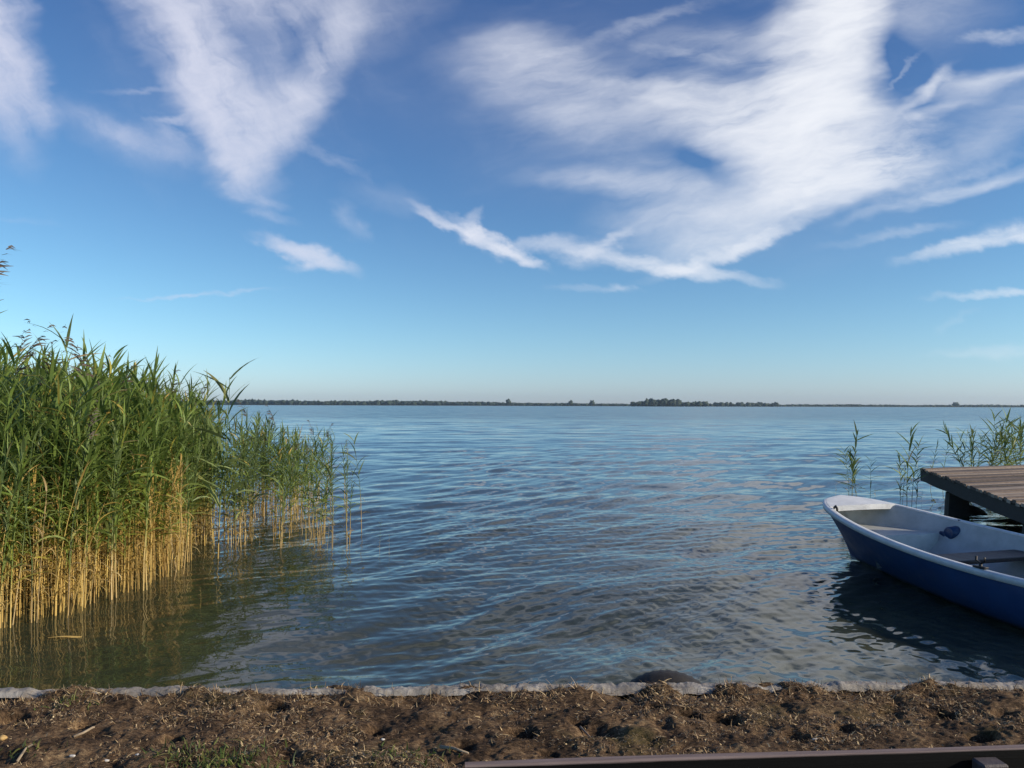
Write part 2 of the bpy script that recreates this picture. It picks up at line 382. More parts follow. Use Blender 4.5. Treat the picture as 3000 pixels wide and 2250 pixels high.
# ------------------------------------------------------------------ far shore
GZ = 0.38                                  # level of the bank
def treeline():
    bark = simple('far_foliage', (.016, .030, .018), (.034, .052, .028), 0.05, .9, 0)
    ic = []
    import bmesh
    bm = bmesh.new(); bmesh.ops.create_icosphere(bm, subdivisions=2, radius=1)
    bv = np.array([v.co[:] for v in bm.verts]); bf = np.array([[v.index for v in f.verts] for f in bm.faces]); bm.free()
    V = []; F = []; n = 0
    rg = np.random.default_rng(3)
    def crown(x, y, w, h, z0=0.5):
        nonlocal n
        d = 1 + .28 * rg.standard_normal(len(bv))
        v = bv * d[:, None] * np.array([w / 2, w / 2, h / 2]) + np.array([x, y, z0 + h * .46])
        V.append(v); F.append(bf + n); n += len(v)
    def prof(px):      # height of the wood in metres along the far shore, by bearing
        xs = [-400, 560, 1000, 1450, 1520, 1700, 1850, 2100, 2200, 3000, 3500]
        hs = [15.5, 15.5, 15, 13, 9, 8.5, 8.5, 7.5, 7, 7, 7]
        return np.interp(px, xs, hs)
    Yd = 2700
    for row in range(3):
        x = -2500
        while x < 2500:
            px = (x / Yd * FPX + 512) * 3000 / 1024
            h = prof(px) * rg.uniform(.88, 1.04) * (1 + .10 * math.sin(x * .013) + .06 * math.sin(x * .041))
            crown(x, Yd + row * 22 + rg.uniform(-6, 6), rg.uniform(13, 24), h)
            x += rg.uniform(7, 12)
    o = obj('far_woodland', raw_mesh('far_woodland', np.concatenate(V), np.concatenate(F), bark))
    tag(o, 'low dark line of woods along the far shore of the lake', 'woodland', kind='stuff')
    # clumps standing out from the line
    def clump(name, pxs, y, w, hs, label, cat, trunk=False):
        nonlocal V, F, n
        V, F, n = [], [], 0
        xs = [(p * 1024 / 3000 - 512) / FPX * y for p in pxs]
        for x, h in zip(xs, hs):
            for k in range(3): crown(x + rg.uniform(-w, w) * .35, y + rg.uniform(-w, w), w * rg.uniform(.6, 1), h * rg.uniform(.75, 1.05))
        tag(obj(name, raw_mesh(name, np.concatenate(V), np.concatenate(F), bark)), label, cat, kind=None if cat == 'tree' else 'stuff')
    clump('lakeside_grove', list(range(1860, 2060, 9)) + list(range(1895, 1985, 7)), 2050, 17, [12] * 23 + [18] * 13,
          'darker clump of taller trees standing out in the middle of far shore', 'grove')
    clump('shore_thicket', list(range(2060, 2280, 11)), 2450, 17, [12, 13, 9] * 7, 'loose row of low trees right of the dark grove on far shore', 'thicket')
    for px, h, w, lab in ((1490, 21, 15, 'small pointed tree rising above the far shore line, leftmost of the lone trees'),
                      (1672, 17, 13, 'small tree poking over the far shore left of the dark grove'),
                      (1735, 17, 16, 'round tree on the far shore just left of the dark grove'),
                      (2800, 14, 19, 'round lone tree above the thin far shore at the right')):
        y = 2640; x = (px * 1024 / 3000 - 512) / FPX * y
        t = empty('distant_tree', (x, y, .5)); tag(t, lab, 'tree', 'lone trees on the far shore')
        V, F, n = [], [], 0
        crown(0, 0, w, h * .75, h * .3); crown(w * .2, 2, w * .7, h * .6, h * .2); crown(-w * .25, -2, w * .6, h * .55, h * .2)
        obj('crown', raw_mesh('crown', np.concatenate(V), np.concatenate(F), bark), t)
        tb = MB(); tb.tube([(0, 0, 0), (0, 0, h * .5)], [.6, .3], 6); tb.build('trunk', M_BARK, t)
M_BARK = simple('bark', (.05, .035, .02), (.1, .07, .045), 3, .9, .4)
treeline()
m_far = simple('far_land', (.05, .06, .025), (.09, .08, .04), .02, .95, 0)
xs = np.linspace(-6000, 6000, 120); V = []
for x in xs:
    y0 = 2660 + 25 * math.sin(x * .004) + 12 * math.sin(x * .017)
    V += [(x, y0, -.4), (x, y0 + 8, .5), (x, y0 + 60, 1.2), (x, 9500, 2.0)]
tag(obj('far_shore', raw_mesh('far_shore', np.array(V), grid_faces(120, 4), m_far)), kind='structure')

# ------------------------------------------------------------------ bank: ground, quay, litter
WALL_Y = 3.24
def wall_y(x):                 # line of the inner edge of the quay
    return WALL_Y + .034 * x * 1.0
HOLLOWS = []
for _px, _py, _r, _d in ((800, 2070, .06, .05), (1530, 2148, .055, .07), (1690, 2118, .035, .04), (1610, 2205, .03, .04), (1350, 2190, .05, .04), (2010, 2095, .045, .05),
        (2125, 2100, .055, .045), (1915, 2080, .035, .04), (2700, 2035, .05, .05), (2765, 2085, .045, .05), (2950, 2095, .05, .05), (30, 2100, .06, .05), (250, 2115, .045, .05),
        (2330, 2150, .05, .04), (2880, 2150, .04, .05), (500, 2170, .04, .03), (1100, 2130, .05, .04), (2480, 2130, .04, .04)):
    _q = on_z(_px, _py, GZ); HOLLOWS.append((_q.x, _q.y, _r, _d))
def ground_h(X, Y):
    h = .018 * fbm(X, Y, 2.1, 2, 40) * 2
    c = fbm(X, Y, 7.0, 5, 50, .55)
    h = h + .022 * c
    hol = fbm(X + .06 * fbm(X, Y, 9, 2, 77), Y, 4.2, 2, 60)
    h = h - .035 * np.clip(hol - .20, 0, 1) * 3.0
    for cx, cy, wr, dp in HOLLOWS:
        d2 = ((X - cx) / wr) ** 2 + ((Y - cy) / (wr * .8)) ** 2
        h = h - 1.35 * dp / (1 + np.exp(9 * (np.sqrt(d2 + .01) - .9 + .5 * fbm(X, Y, 14, 2, 95))))
    h = h + .014 * np.abs(fbm(X, Y, 24, 3, 70, .6))
    return h
def ground_z(X, Y):
    e = np.clip((wall_y(X) - Y) / .22, 0, 1); e = e * e * (3 - 2 * e)
    rim = (1 - e)
    return GZ + ground_h(X, Y) * (.35 + .65 * e) + rim * (.050 * fbm(X, Y, 7, 4, 88, .6) - .002 - .35 * np.clip(Y - wall_y(X), 0, 1))
def build_ground():
    xd = np.linspace(-2.7, 2.7, 980); xo = np.geomspace(.03, 160, 34)
    xs = np.concatenate([-2.7 - xo[::-1], xd, 2.7 + xo])
    td = np.linspace(0, 1.5, 300); to = np.geomspace(.02, 160, 26)
    ts = np.concatenate([[-.085, -.055, -.04, -.03, -.02, -.01], td, 1.5 + to])
    T, X = np.meshgrid(ts, xs, indexing='ij')
    Y = wall_y(np.clip(X, -8, 8)) - T
    Z = ground_z(X, Y)
    far = np.clip((np.maximum(np.abs(X) - 2.7, T - 1.5)) / 2, 0, 1)
    Z = Z * (1 - far) + GZ * far
    Z[0] = GZ - .06; Z[1] -= .02
    m, N = new_mat('dry_earth')
    pos = N.n('ShaderNodeTexCoord').outputs['Object']
    a = N.noise(pos, 6.0, 6, .7); b = N.noise(N.mapping(pos, rot=(0, 0, .5), scale=(1, 2.6, 1)), 42, 5, .75); c = N.noise(pos, 130, 3, .7)
    col = N.ramp(N.m('ADD', N.m('MULTIPLY', a, .5), N.m('MULTIPLY', b, .5)), [(.36, (.012, .008, .006)), (.46, (.060, .038, .022)), (.54, (.16, .10, .055)), (.64, (.34, .235, .125))])
    col = N.mix(N.mr(N.noise(pos, 3.1, 3, .6), .55, .72, 0, .5), col, (.075, .07, .022))
    bp = N.n('ShaderNodeBump', {'Height': N.m('ADD', b, N.m('MULTIPLY', c, .5)), 'Strength': .9, 'Distance': .012}).outputs[0]
    finish(N, N.n('ShaderNodeBsdfPrincipled', {'Base Color': col, 'Roughness': .92, 'Specular IOR Level': .15, 'Normal': bp}))
    V = np.stack([X, Y, Z], -1).reshape(-1, 3)
    tag(obj('ground', raw_mesh('ground', V, grid_faces(*T.shape), m)), kind='structure')
build_ground()

def build_quay():
    m, N = new_mat('pale_concrete')
    pos = N.n('ShaderNodeTexCoord').outputs['Object']
    a = N.noise(pos, 9, 6, .7); b = N.noise(pos, 60, 5, .75)
    col = N.ramp(a, [(.3, (.15, .13, .11)), (.5, (.30, .27, .23)), (.7, (.50, .46, .40))])
    col = N.mix(N.mr(b, .5, .72, 0, .6), col, (.13, .11, .08))
    bp = N.n('ShaderNodeBump', {'Height': b, 'Strength': .7, 'Distance': .006}).outputs[0]
    finish(N, N.n('ShaderNodeBsdfPrincipled', {'Base Color': col, 'Roughness': .85, 'Specular IOR Level': .25, 'Normal': bp}))
    xs = np.concatenate([-14 + np.geomspace(.05, 11, 20)[::-1] * -1 + 11 - 0, []])
    xs = np.linspace(-13, 13, 5200)
    rows = []
    wid = .034 + .012 * fbm(xs, xs * 0, 1.3, 3, 5) * 2
    scal = .014 * np.abs(np.sin(xs * math.pi / .083 + 1.5 * fbm(xs, xs * 0 + 3, 2, 2, 6))) * (.4 + 1.2 * np.clip(fbm(xs, xs * 0 + 9, .8, 2, 8) + .4, 0, 1))
    yo = wall_y(xs) + wid + scal + .006 * fbm(xs, xs * 0 + 4, 9, 3, 9)
    yi = wall_y(xs) - .028
    zt = GZ + .016 + .010 * fbm(xs, xs * 0 + 1, 3, 4, 11)
    for f, dz in ((0, -.02), (.15, 0), (.35, 0), (.5, 0), (.65, 0), (.8, 0), (.92, -.002), (.985, -.010)):
        y = yi + (yo - yi) * f
        rows.append(np.stack([xs, y, zt + dz + .010 * fbm(xs, y, 16, 4, 12, .6) + .004 * fbm(xs, y, 70, 2, 13)], -1))
    for z in (.30, .15, -.1, -.8):
        rows.append(np.stack([xs, yo + .004 * fbm(xs, xs * 0 + z * 9, 20, 2, 14) + (.004 if z < .3 else 0), np.full_like(xs, z)], -1))
    V = np.stack(rows, 0)
    tag(obj('quay_wall', raw_mesh('quay_wall', V.reshape(-1, 3), grid_faces(V.shape[0], V.shape[1]), m)),
        'rough pale concrete quay edge running along the water behind the brown bank', 'quay wall')
build_quay()

def blades(n, xr, tr, lr, wr, tilt, seed, dens=None, curl=.5, zoff=0.0):
    """many thin bent fibres lying on or standing in the bank; returns verts, quads, rnd"""
    rg = np.random.default_rng(seed)
    x = rg.uniform(*xr, n); t = rg.uniform(*tr, n)
    if dens is not None:
        k = rg.random(n) < dens(x, t); x, t = x[k], t[k]; n = len(x)
    y = wall_y(x) - t; z = ground_z(x, y) + zoff
    L = rg.uniform(*lr, n); Wd = rg.uniform(*wr, n); az = rg.uniform(0, 2 * math.pi, n)
    el = np.clip(rg.normal(tilt[0], tilt[1], n), -.1, 1.5)
    d = np.stack([np.cos(az) * np.cos(el), np.sin(az) * np.cos(el), np.sin(el)], -1)
    side = np.stack([-np.sin(az), np.cos(az), rg.uniform(-.5, .5, n)], -1)
    bend = np.stack([rg.normal(0, curl, n), rg.normal(0, curl, n), -np.abs(rg.normal(0, curl, n))], -1) * L[:, None] * .5
    base = np.stack([x, y, z], -1)
    ps = []; S = 4
    for i in range(S):
        u = i / (S - 1); c = base + d * (L * u)[:, None] + bend * u * u
        w = (Wd * (1 - .75 * u))[:, None] * side * .5
        ps += [c - w, c + w]
    V = np.stack(ps, 1).reshape(-1, 3)
    i0 = np.arange(n)[:, None] * (2 * S)
    Q = np.concatenate([i0 + np.array([[2 * i, 2 * i + 1, 2 * i + 3, 2 * i + 2]]) for i in range(S - 1)])
    rnd = np.repeat(rg.random(n), 2 * S)
    return V, Q, rnd
def litter(name, args, stops, label, cat, trans=.2):
    Vs, Qs, Rs, n = [], [], [], 0
    for a in args:
        V, Q, r = blades(**a); Vs.append(V); Qs.append(Q + n); Rs.append(r); n += len(V)
    rnd = np.concatenate(Rs)
    m = leaf_mat(name + '_mat', stops, trans)
    me = raw_mesh(name, np.concatenate(Vs), np.concatenate(Qs), m, True, {'rnd': rnd, 'dry': (rnd * 7.31) % 1.0})
    tag(obj(name, me), label, cat, kind='stuff')
clumpy = lambda x, t: np.clip(.35 + 2.2 * fbm(x, t, 5, 3, 200), .04, 1)
litter('dry_grass', [dict(n=110000, xr=(-2.7, 2.7), tr=(-.02, 1.3), lr=(.006, .026), wr=(.0012, .003), tilt=(.25, .4), seed=1, dens=clumpy, zoff=.001),
                     dict(n=30000, xr=(-2.7, 2.7), tr=(-.02, .9), lr=(.008, .022), wr=(.003, .007), tilt=(.2, .5), seed=2, dens=clumpy, zoff=.002),
                     dict(n=3500, xr=(-2.7, 2.7), tr=(-.02, .12), lr=(.02, .05), wr=(.002, .004), tilt=(.5, .4), seed=3)],
       [(0.0, (.05, .03, .018)), (.3, (.18, .11, .05)), (.65, (.44, .28, .12)), (1.0, (.64, .46, .24))],
       'matted brown dead grass and straw covering the bank', 'dry grass')
def near_px(cx, cy, r, w=1.0):
    p = on_z(cx, cy, GZ)
    return lambda x, t: w * np.exp(-(((x - p.x) / r) ** 2 + ((wall_y(x) - t - p.y) / (r * .6)) ** 2))
g1, g2, g3, g4, g5 = near_px(560, 2235, .12), near_px(700, 2240, .13), near_px(1200, 2225, .10, .6), near_px(210, 2065, .07, .6), near_px(80, 2200, .06, .5)
litter('green_weeds', [dict(n=24000, xr=(-1.8, 1.0), tr=(.0, 1.1), lr=(.012, .045), wr=(.003, .008), tilt=(.8, .4), seed=5,
        dens=lambda x, t: np.clip(g1(x, t) + g2(x, t) + g3(x, t) + g4(x, t) + g5(x, t), 0, 1))],
       [(0.0, (.05, .085, .02)), (.5, (.11, .15, .03)), (1.0, (.26, .24, .08))], 'small patches of green weeds sprouting from the brown bank', 'weeds', .3)

# pebbles, twigs
m_peb = simple('pebble', (.5, .46, .4), (.72, .68, .6), 30, .7, .3)
m_peb2 = simple('ochre_pebble', (.42, .24, .07), (.6, .40, .16), 30, .7, .3)
m_twig = simple('twig', (.22, .16, .10), (.42, .33, .22), 20, .8, .4, stretch=(1, 1, 4))
def pebble(px, py, r, label, mat=m_peb, group='pebbles on the bank'):
    import bmesh
    r *= .8; p = on_z(px, py, GZ); z = float(ground_z(np.array([p.x]), np.array([p.y]))[0])
    bm = bmesh.new(); bmesh.ops.create_icosphere(bm, subdivisions=3, radius=1)
    rg = np.random.default_rng(int(px))
    for v in bm.verts:
        c = v.co.normalized(); k = 1 + .12 * math.sin(3 * c.x + px) + .1 * math.sin(4 * c.y + py) + .08 * math.sin(5 * c.z)
        v.co = Vector((c.x * r * 1.15 * k, c.y * r * .9 * k, c.z * r * .7 * k))
    me = bpy.data.meshes.new('pebble'); bm.to_mesh(me); bm.free(); me.materials.append(mat)
    for q in me.polygons: q.use_smooth = True
    tag(obj('pebble', me, None, (p.x, p.y, z + r * .35)), label, 'pebble', group)
for px, py, r, lab, mt in ((402, 2227, .007, 'small white pebble on the bank left of the green weeds', m_peb),
        (312, 2231, .008, 'oval white pebble near the lower left edge of the bank', m_peb),
        (212, 2214, .009, 'pale tan pebble, nearest of the pebbles to the left corner', m_peb),
        (2387, 2162, .008, 'small white pebble on brown grass above the wooden rail', m_peb),
        (1122, 2162, .007, 'white speck of a pebble in the middle of the bank', m_peb),
        (8, 2163, .017, 'ochre yellow pebble at the left end of the bank', m_peb2)):
    pebble(px, py, r, lab, mt)
def twig(pts, r, label):
    P_ = []
    for px, py in pts:
        p = on_z(px, py, GZ); P_.append((p.x, p.y, float(ground_z(np.array([p.x]), np.array([p.y]))[0]) + r * 1.6))
    P_ = np.array(P_); c = P_[0].copy(); b = MB(); b.tube(P_ - c, np.linspace(r, r * .5, len(P_)), 6)
    o = b.build('twig', m_twig); o.location = c; tag(o, label, 'twig', 'dead twigs on the bank')
twig([(215, 2150), (245, 2140), (272, 2132), (290, 2112), (330, 2118)], .005, 'crooked pale twig on the left part of the bank')
twig([(50, 2230), (75, 2208), (95, 2198)], .005, 'short pale twig at the lower left corner of the bank')
twig([(1290, 2190), (1330, 2205), (1372, 2222)], .006, 'pale twig pointing at the left end of the wooden rail')
twig([(1700, 2130), (1740, 2150), (1775, 2170)], .004, 'thin twig lying beside the dark hollow above the wooden rail')

# ------------------------------------------------------------------ low wooden rail in front
m_post = simple('dark_stained_wood', (.055, .042, .040), (.10, .08, .075), 14, .6, .3, stretch=(3, 3, .2))
m_rail, N = new_mat('toplit_stained_wood')
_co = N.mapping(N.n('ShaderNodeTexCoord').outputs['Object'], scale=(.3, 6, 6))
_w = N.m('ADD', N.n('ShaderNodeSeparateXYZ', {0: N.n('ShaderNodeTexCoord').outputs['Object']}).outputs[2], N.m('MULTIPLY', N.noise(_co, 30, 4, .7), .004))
_c = N.mix(N.mr(_w, .4465, .4500, 0, 1), (.004, .004, .004), N.ramp(N.noise(_co, 14, 6, .7), [(.3, (.15, .11, .10)), (.7, (.26, .20, .185))]))  # sunlit strip painted along the top, shade painted near-black below it
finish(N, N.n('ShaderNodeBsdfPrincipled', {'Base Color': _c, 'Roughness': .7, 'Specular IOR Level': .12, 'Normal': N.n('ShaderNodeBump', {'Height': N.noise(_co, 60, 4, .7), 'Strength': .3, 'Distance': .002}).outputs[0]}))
def build_rail():
    top = GZ + .45
    A = on_z(1362, 2237, top); B = on_z(3000, 2184, top)
    d = (B - A); d.z = 0; L = d.length; d.normalize(); ang = math.atan2(d.y, d.x)
    t = empty('wooden_rail', (A.x, A.y, GZ), ang); tag(t, 'low dark brown wooden rail on posts at the bottom right of the photo', 'rail')
    b = MB(); LL = L + 1.2; n = 40; cs = []
    prof = [(-.009, -.115), (-.010, -.02), (-.0095, -.003), (-.007, 0), (.007, 0), (.0095, -.003), (.010, -.02), (.009, -.115)]
    V = []
    for i in range(n):
        x = LL * i / (n - 1)
        for (y, z) in prof: V.append((x, y, .45 + z + .0015 * math.sin(x * 5)))
    k = len(prof)
    Q = [[i * k + j, (i + 1) * k + j, (i + 1) * k + (j + 1) % k, i * k + (j + 1) % k] for i in range(n - 1) for j in range(k)]
    Q += [[0, 1, 6, 7], [1, 2, 5, 6], [2, 3, 4, 5]]; e = (n - 1) * k
    Q += [[e + 7, e + 6, e + 1, e], [e + 6, e + 5, e + 2, e + 1], [e + 5, e + 4, e + 3, e + 2]]
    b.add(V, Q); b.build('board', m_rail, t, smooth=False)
    for px in (1800, 2948):
        s = on_z(px, 2240, top); x = (s - A).dot(d)
        p = MB(); p.box((x, -.033, .2185), (.052, .04, .437), bev=.004); p.build('post', m_post, t, smooth=False)
    x = LL - .1; p = MB(); p.box((x, -.033, .2185), (.052, .04, .437), bev=.004); p.build('post', m_post, t, smooth=False)
build_rail()

# ------------------------------------------------------------------ tyres
m_rub = simple('old_rubber', (.014, .013, .012), (.042, .037, .032), 12, .75, .4)
m_rope = simple('rope', (.10, .08, .05), (.2, .16, .1), 60, .9, .6)
def tyre(R0, r, label, loc, M, name='tyre', hang=True):
    nu, nv = 96, 20; V = []
    for i in range(nu):
        a = 2 * math.pi * i / nu
        for j in range(nv):
            b = 2 * math.pi * j / nv
            cx, cz = math.cos(b), math.sin(b)
            w = r * 1.0 * np.sign(cz) * abs(cz) ** .8; q = r * .95 * np.sign(cx) * abs(cx) ** .75
            rad = R0 - r + q
            if cx > .55 and i % 2 == 0: rad += .004
            if cx < -.75: rad += .02
            V.append((rad * math.cos(a), w, rad * math.sin(a)))
    Q = [[i * nv + j, ((i + 1) % nu) * nv + j, ((i + 1) % nu) * nv + (j + 1) % nv, i * nv + (j + 1) % nv] for i in range(nu) for j in range(nv)]
    b = MB(); b.add(V, Q)
    t = empty(name, loc); t.rotation_euler = M
    b.build('rubber', m_rub, t, smooth=True)
    if not hang: tag(t, label, 'tyre'); return t
    rp = MB(); rp.tube([(0, -.02, R0 * .62), (.02, -r * 1.25, R0 - r * .5), (.01, -r * .6, R0 + .06), (0, -r * .3, R0 + .13)], .009, 6)
    rp.build('rope', m_rope, t)
    tag(t, label, 'tyre'); return t
p = on_z(1962, 1985, .30)
tyre(.28, .085, 'old dark tyre half sunk in the water against the quay edge', (p.x + .02, wall_y(p.x) + .54, -.005), (R(-8), 0, R(-14)), hang=False)

# ------------------------------------------------------------------ jetty
m_deck, N = new_mat('weathered_planks')
_g = N.noise(N.mapping(N.n('ShaderNodeTexCoord').outputs['Object'], rot=(0, 0, R(-22)), scale=(1, 16, 4)), 3.5, 6, .7)
_r = N.n('ShaderNodeAttribute', attribute_name='rnd').outputs['Fac']
_c = N.ramp(N.m('ADD', N.m('MULTIPLY', _g, .6), N.m('MULTIPLY', _r, .4)), [(.28, (.05, .037, .028)), (.46, (.17, .12, .085)), (.58, (.28, .21, .15)), (.74, (.42, .34, .26))])
finish(N, N.n('ShaderNodeBsdfPrincipled', {'Base Color': _c, 'Roughness': .85, 'Normal': N.n('ShaderNodeBump', {'Height': _g, 'Strength': .6, 'Distance': .006}).outputs[0]}))
m_beam = simple('dark_beams', (.025, .021, .018), (.06, .05, .04), 5, .85, .6, stretch=(.6, 2, 3), bd=.01)
HJ = .55
P1 = on_z(2697, 1371, HJ); P2 = on_z(3000, 1478, HJ); P3 = on_z(3000, 1361, HJ)
def build_jetty():
    e1 = (P2 - P1); e1.z = 0; e1.normalize()            # along the visible side, towards the shore
    e2 = (P3 - P1); e2.z = 0; e2.normalize()            # along the outer end
    Ls, Le = (P2 - P1).length + .75, 4.2
    t = empty('jetty', (P1.x, P1.y, 0)); tag(t, 'weathered wooden jetty on dark posts behind the blue rowing boat', 'jetty')
    def W2(a, c, z): return (e1.x * a + e2.x * c, e1.y * a + e2.y * c, z)
    deck = MB(); a = -.03; th = .035; prnd = []
    while a < Ls - .02:
        w = .128; st = random.uniform(-.014, .010); dz = random.uniform(-.009, .009)
        V = []
        for z in (HJ - th + dz, HJ + dz):
            for (aa, cc) in ((a, st), (a + w, st + random.uniform(-.008, .008)), (a + w, Le), (a, Le)): V.append(W2(aa, cc, z))
        n = 10; V = []
        for i in range(n):
            c = st + (Le - st) * i / (n - 1); wob = .003 * math.sin(i * 1.3 + a * 9)
            V += [W2(a, c, HJ - th + dz), W2(a, c, HJ + dz - .004 + wob), W2(a + .008, c, HJ + dz + wob), W2(a + w - .008, c, HJ + dz + wob), W2(a + w, c, HJ + dz - .004 + wob), W2(a + w, c, HJ - th + dz)]
        Q = [[i * 6 + j, i * 6 + (j + 1) % 6, (i + 1) * 6 + (j + 1) % 6, (i + 1) * 6 + j] for i in range(n - 1) for j in range(6)]
        Q += [[0, 5, 4, 1], [1, 4, 3, 2], [(n - 1) * 6 + k for k in (0, 1, 4, 5)], [(n - 1) * 6 + k for k in (1, 2, 3, 4)]]
        deck.add(V, Q); prnd += [random.random()] * len(V); a += w + random.uniform(.012, .026)
    obj('deck', deck.mesh('deck', m_deck, False, {'rnd': prnd}), t)
    ang1 = math.atan2(e1.y, e1.x); ang2 = math.atan2(e2.y, e2.x)
    def beam(name, a0, a1, c, z, w, h, bev=.01):
        b = MB(); n = 14; V = []; h *= .9; z += .009; nrm = Vector((-e1.y, e1.x, 0))
        for i in range(n):
            aa = a0 + (a1 - a0) * i / (n - 1); base = Vector(W2(aa, c, 0)); wob = .006 * math.sin(i * 1.9)
            for (q, zz) in ((-w / 2, -h / 2), (-w / 2, h / 2), (w / 2, h / 2), (w / 2, -h / 2)):
                b_ = base + nrm * q; V.append((b_.x, b_.y, z + zz + wob * (1 if zz < 0 else .4)))
        Q = [[i * 4 + j, i * 4 + (j + 1) % 4, (i + 1) * 4 + (j + 1) % 4, (i + 1) * 4 + j] for i in range(n - 1) for j in range(4)]
        Q += [[0, 3, 2, 1], [(n - 1) * 4 + k for k in (0, 1, 2, 3)]]
        b.add(V, Q); b.build(name, m_beam, t, smooth=False)
    beam('side_beam', -.08, Ls, .07, HJ - .036 - .095, .075, .185)
    beam('side_beam', -.02, Ls, Le - .1, HJ - .036 - .095, .075, .185)
    beam('middle_beam', -.02, Ls, Le / 2, HJ - .036 - .095, .075, .185)
    # cross beams and posts
    nrm = Vector((-e1.y, e1.x, 0))
    def along(px):                                         # where the ray at this column crosses the side
        u = (px * 1024 / 3000 - 512) / FPX
        return (u * P1.y - P1.x) / (e1.x - u * e1.y)
    aA, aB = along(2762), along(2990)
    for aa in (aA, aB):
        b = MB(); c0, c1 = Vector(W2(aa, .30, 0)), Vector(W2(aa, Le - .05, 0))
        mid = (c0 + c1) / 2; b.box((mid.x, mid.y, HJ - .32), ((c1 - c0).length, .12, .10), ang2, bev=.008); b.build('cross_beam', m_beam, t, smooth=False)
        for cc in (.26, Le - .35):
            q = Vector(W2(aa, cc, 0)); b = MB()
            lean = -.035 if cc < 1 else .01
            rows = [(-1.3, .155), (0, .142), (.18, .137), (HJ - .235, .13)]
            V = []
            for z, hw in rows:
                for k in range(12):
                    w_ = 2 * math.pi * (k + .5) / 12; rr = hw * (1 / max(abs(math.cos(w_)), abs(math.sin(w_)))) ** .75
                    V.append((q.x + rr * math.cos(w_ + ang1) + lean * (HJ - z) * 1.0, q.y + rr * math.sin(w_ + ang1), z))
            Q = [[i * 12 + j, i * 12 + (j + 1) % 12, (i + 1) * 12 + (j + 1) % 12, (i + 1) * 12 + j] for i in range(3) for j in range(12)]
            b.add(V, Q); b.build('post', m_beam, t, smooth=False)
    return e1, e2, aA
e1, e2, aA = build_jetty()
_y = 11.75; _x = (2826 * 1024 / 3000 - 512) / FPX * _y
tyre(.36, .10, 'black tyre hanging under the jetty beside its outer post', (_x, _y, -.25), (0, 0, R(-24)))

# ------------------------------------------------------------------ rowing boat
m_blue = simple('blue_hull_paint', (.007, .030, .105), (.013, .048, .15), 3, .4, .15, coat=.1)
m_blue, N = new_mat('blue_hull_paint')
_o = N.n('ShaderNodeTexCoord').outputs['Object']; _z = N.n('ShaderNodeSeparateXYZ', {0: _o}).outputs[2]
_n = N.noise(_o, 5, 6, .7); _s = N.noise(N.mapping(_o, scale=(3, 3, 40)), 6, 4, .6)
_c = N.ramp(_n, [(.3, (.011, .048, .145)), (.7, (.019, .072, .20))])
_c = N.mix(N.mr(_s, .62, .72, 0, .35), _c, (.07, .10, .15))
_c = N.mix(N.mr(N.m('ADD', _z, N.m('MULTIPLY', _n, .05)), .035, .075, .8, 0), _c, (.018, .022, .014))
finish(N, N.n('ShaderNodeBsdfPrincipled', {'Base Color': _c, 'Roughness': N.mr(_n, .3, .7, .3, .55, 'LINEAR'), 'Normal': N.n('ShaderNodeBump', {'Height': _n, 'Strength': .2, 'Distance': .01}).outputs[0]}))
m_white = simple('white_gelcoat', (.36, .37, .34), (.54, .54, .51), 5, .45, .15)
m_rim = simple('white_rim', (.55, .56, .56), (.76, .77, .76), 9, .4, .2)
m_thw = simple('dark_thwart_wood', (.030, .016, .012), (.07, .038, .028), 6, .5, .3, stretch=(.5, 5, 5))
m_iron = simple('dark_iron', (.02, .02, .022), (.05, .045, .04), 30, .5, .4, metal=.4)
BP = dict(bx=3.300, by=8.255, phi=.299, W=.804, s0=3.368, e=.354, h0=.583, h1=.355, r=.152, Ww=.758, e2=1.21)
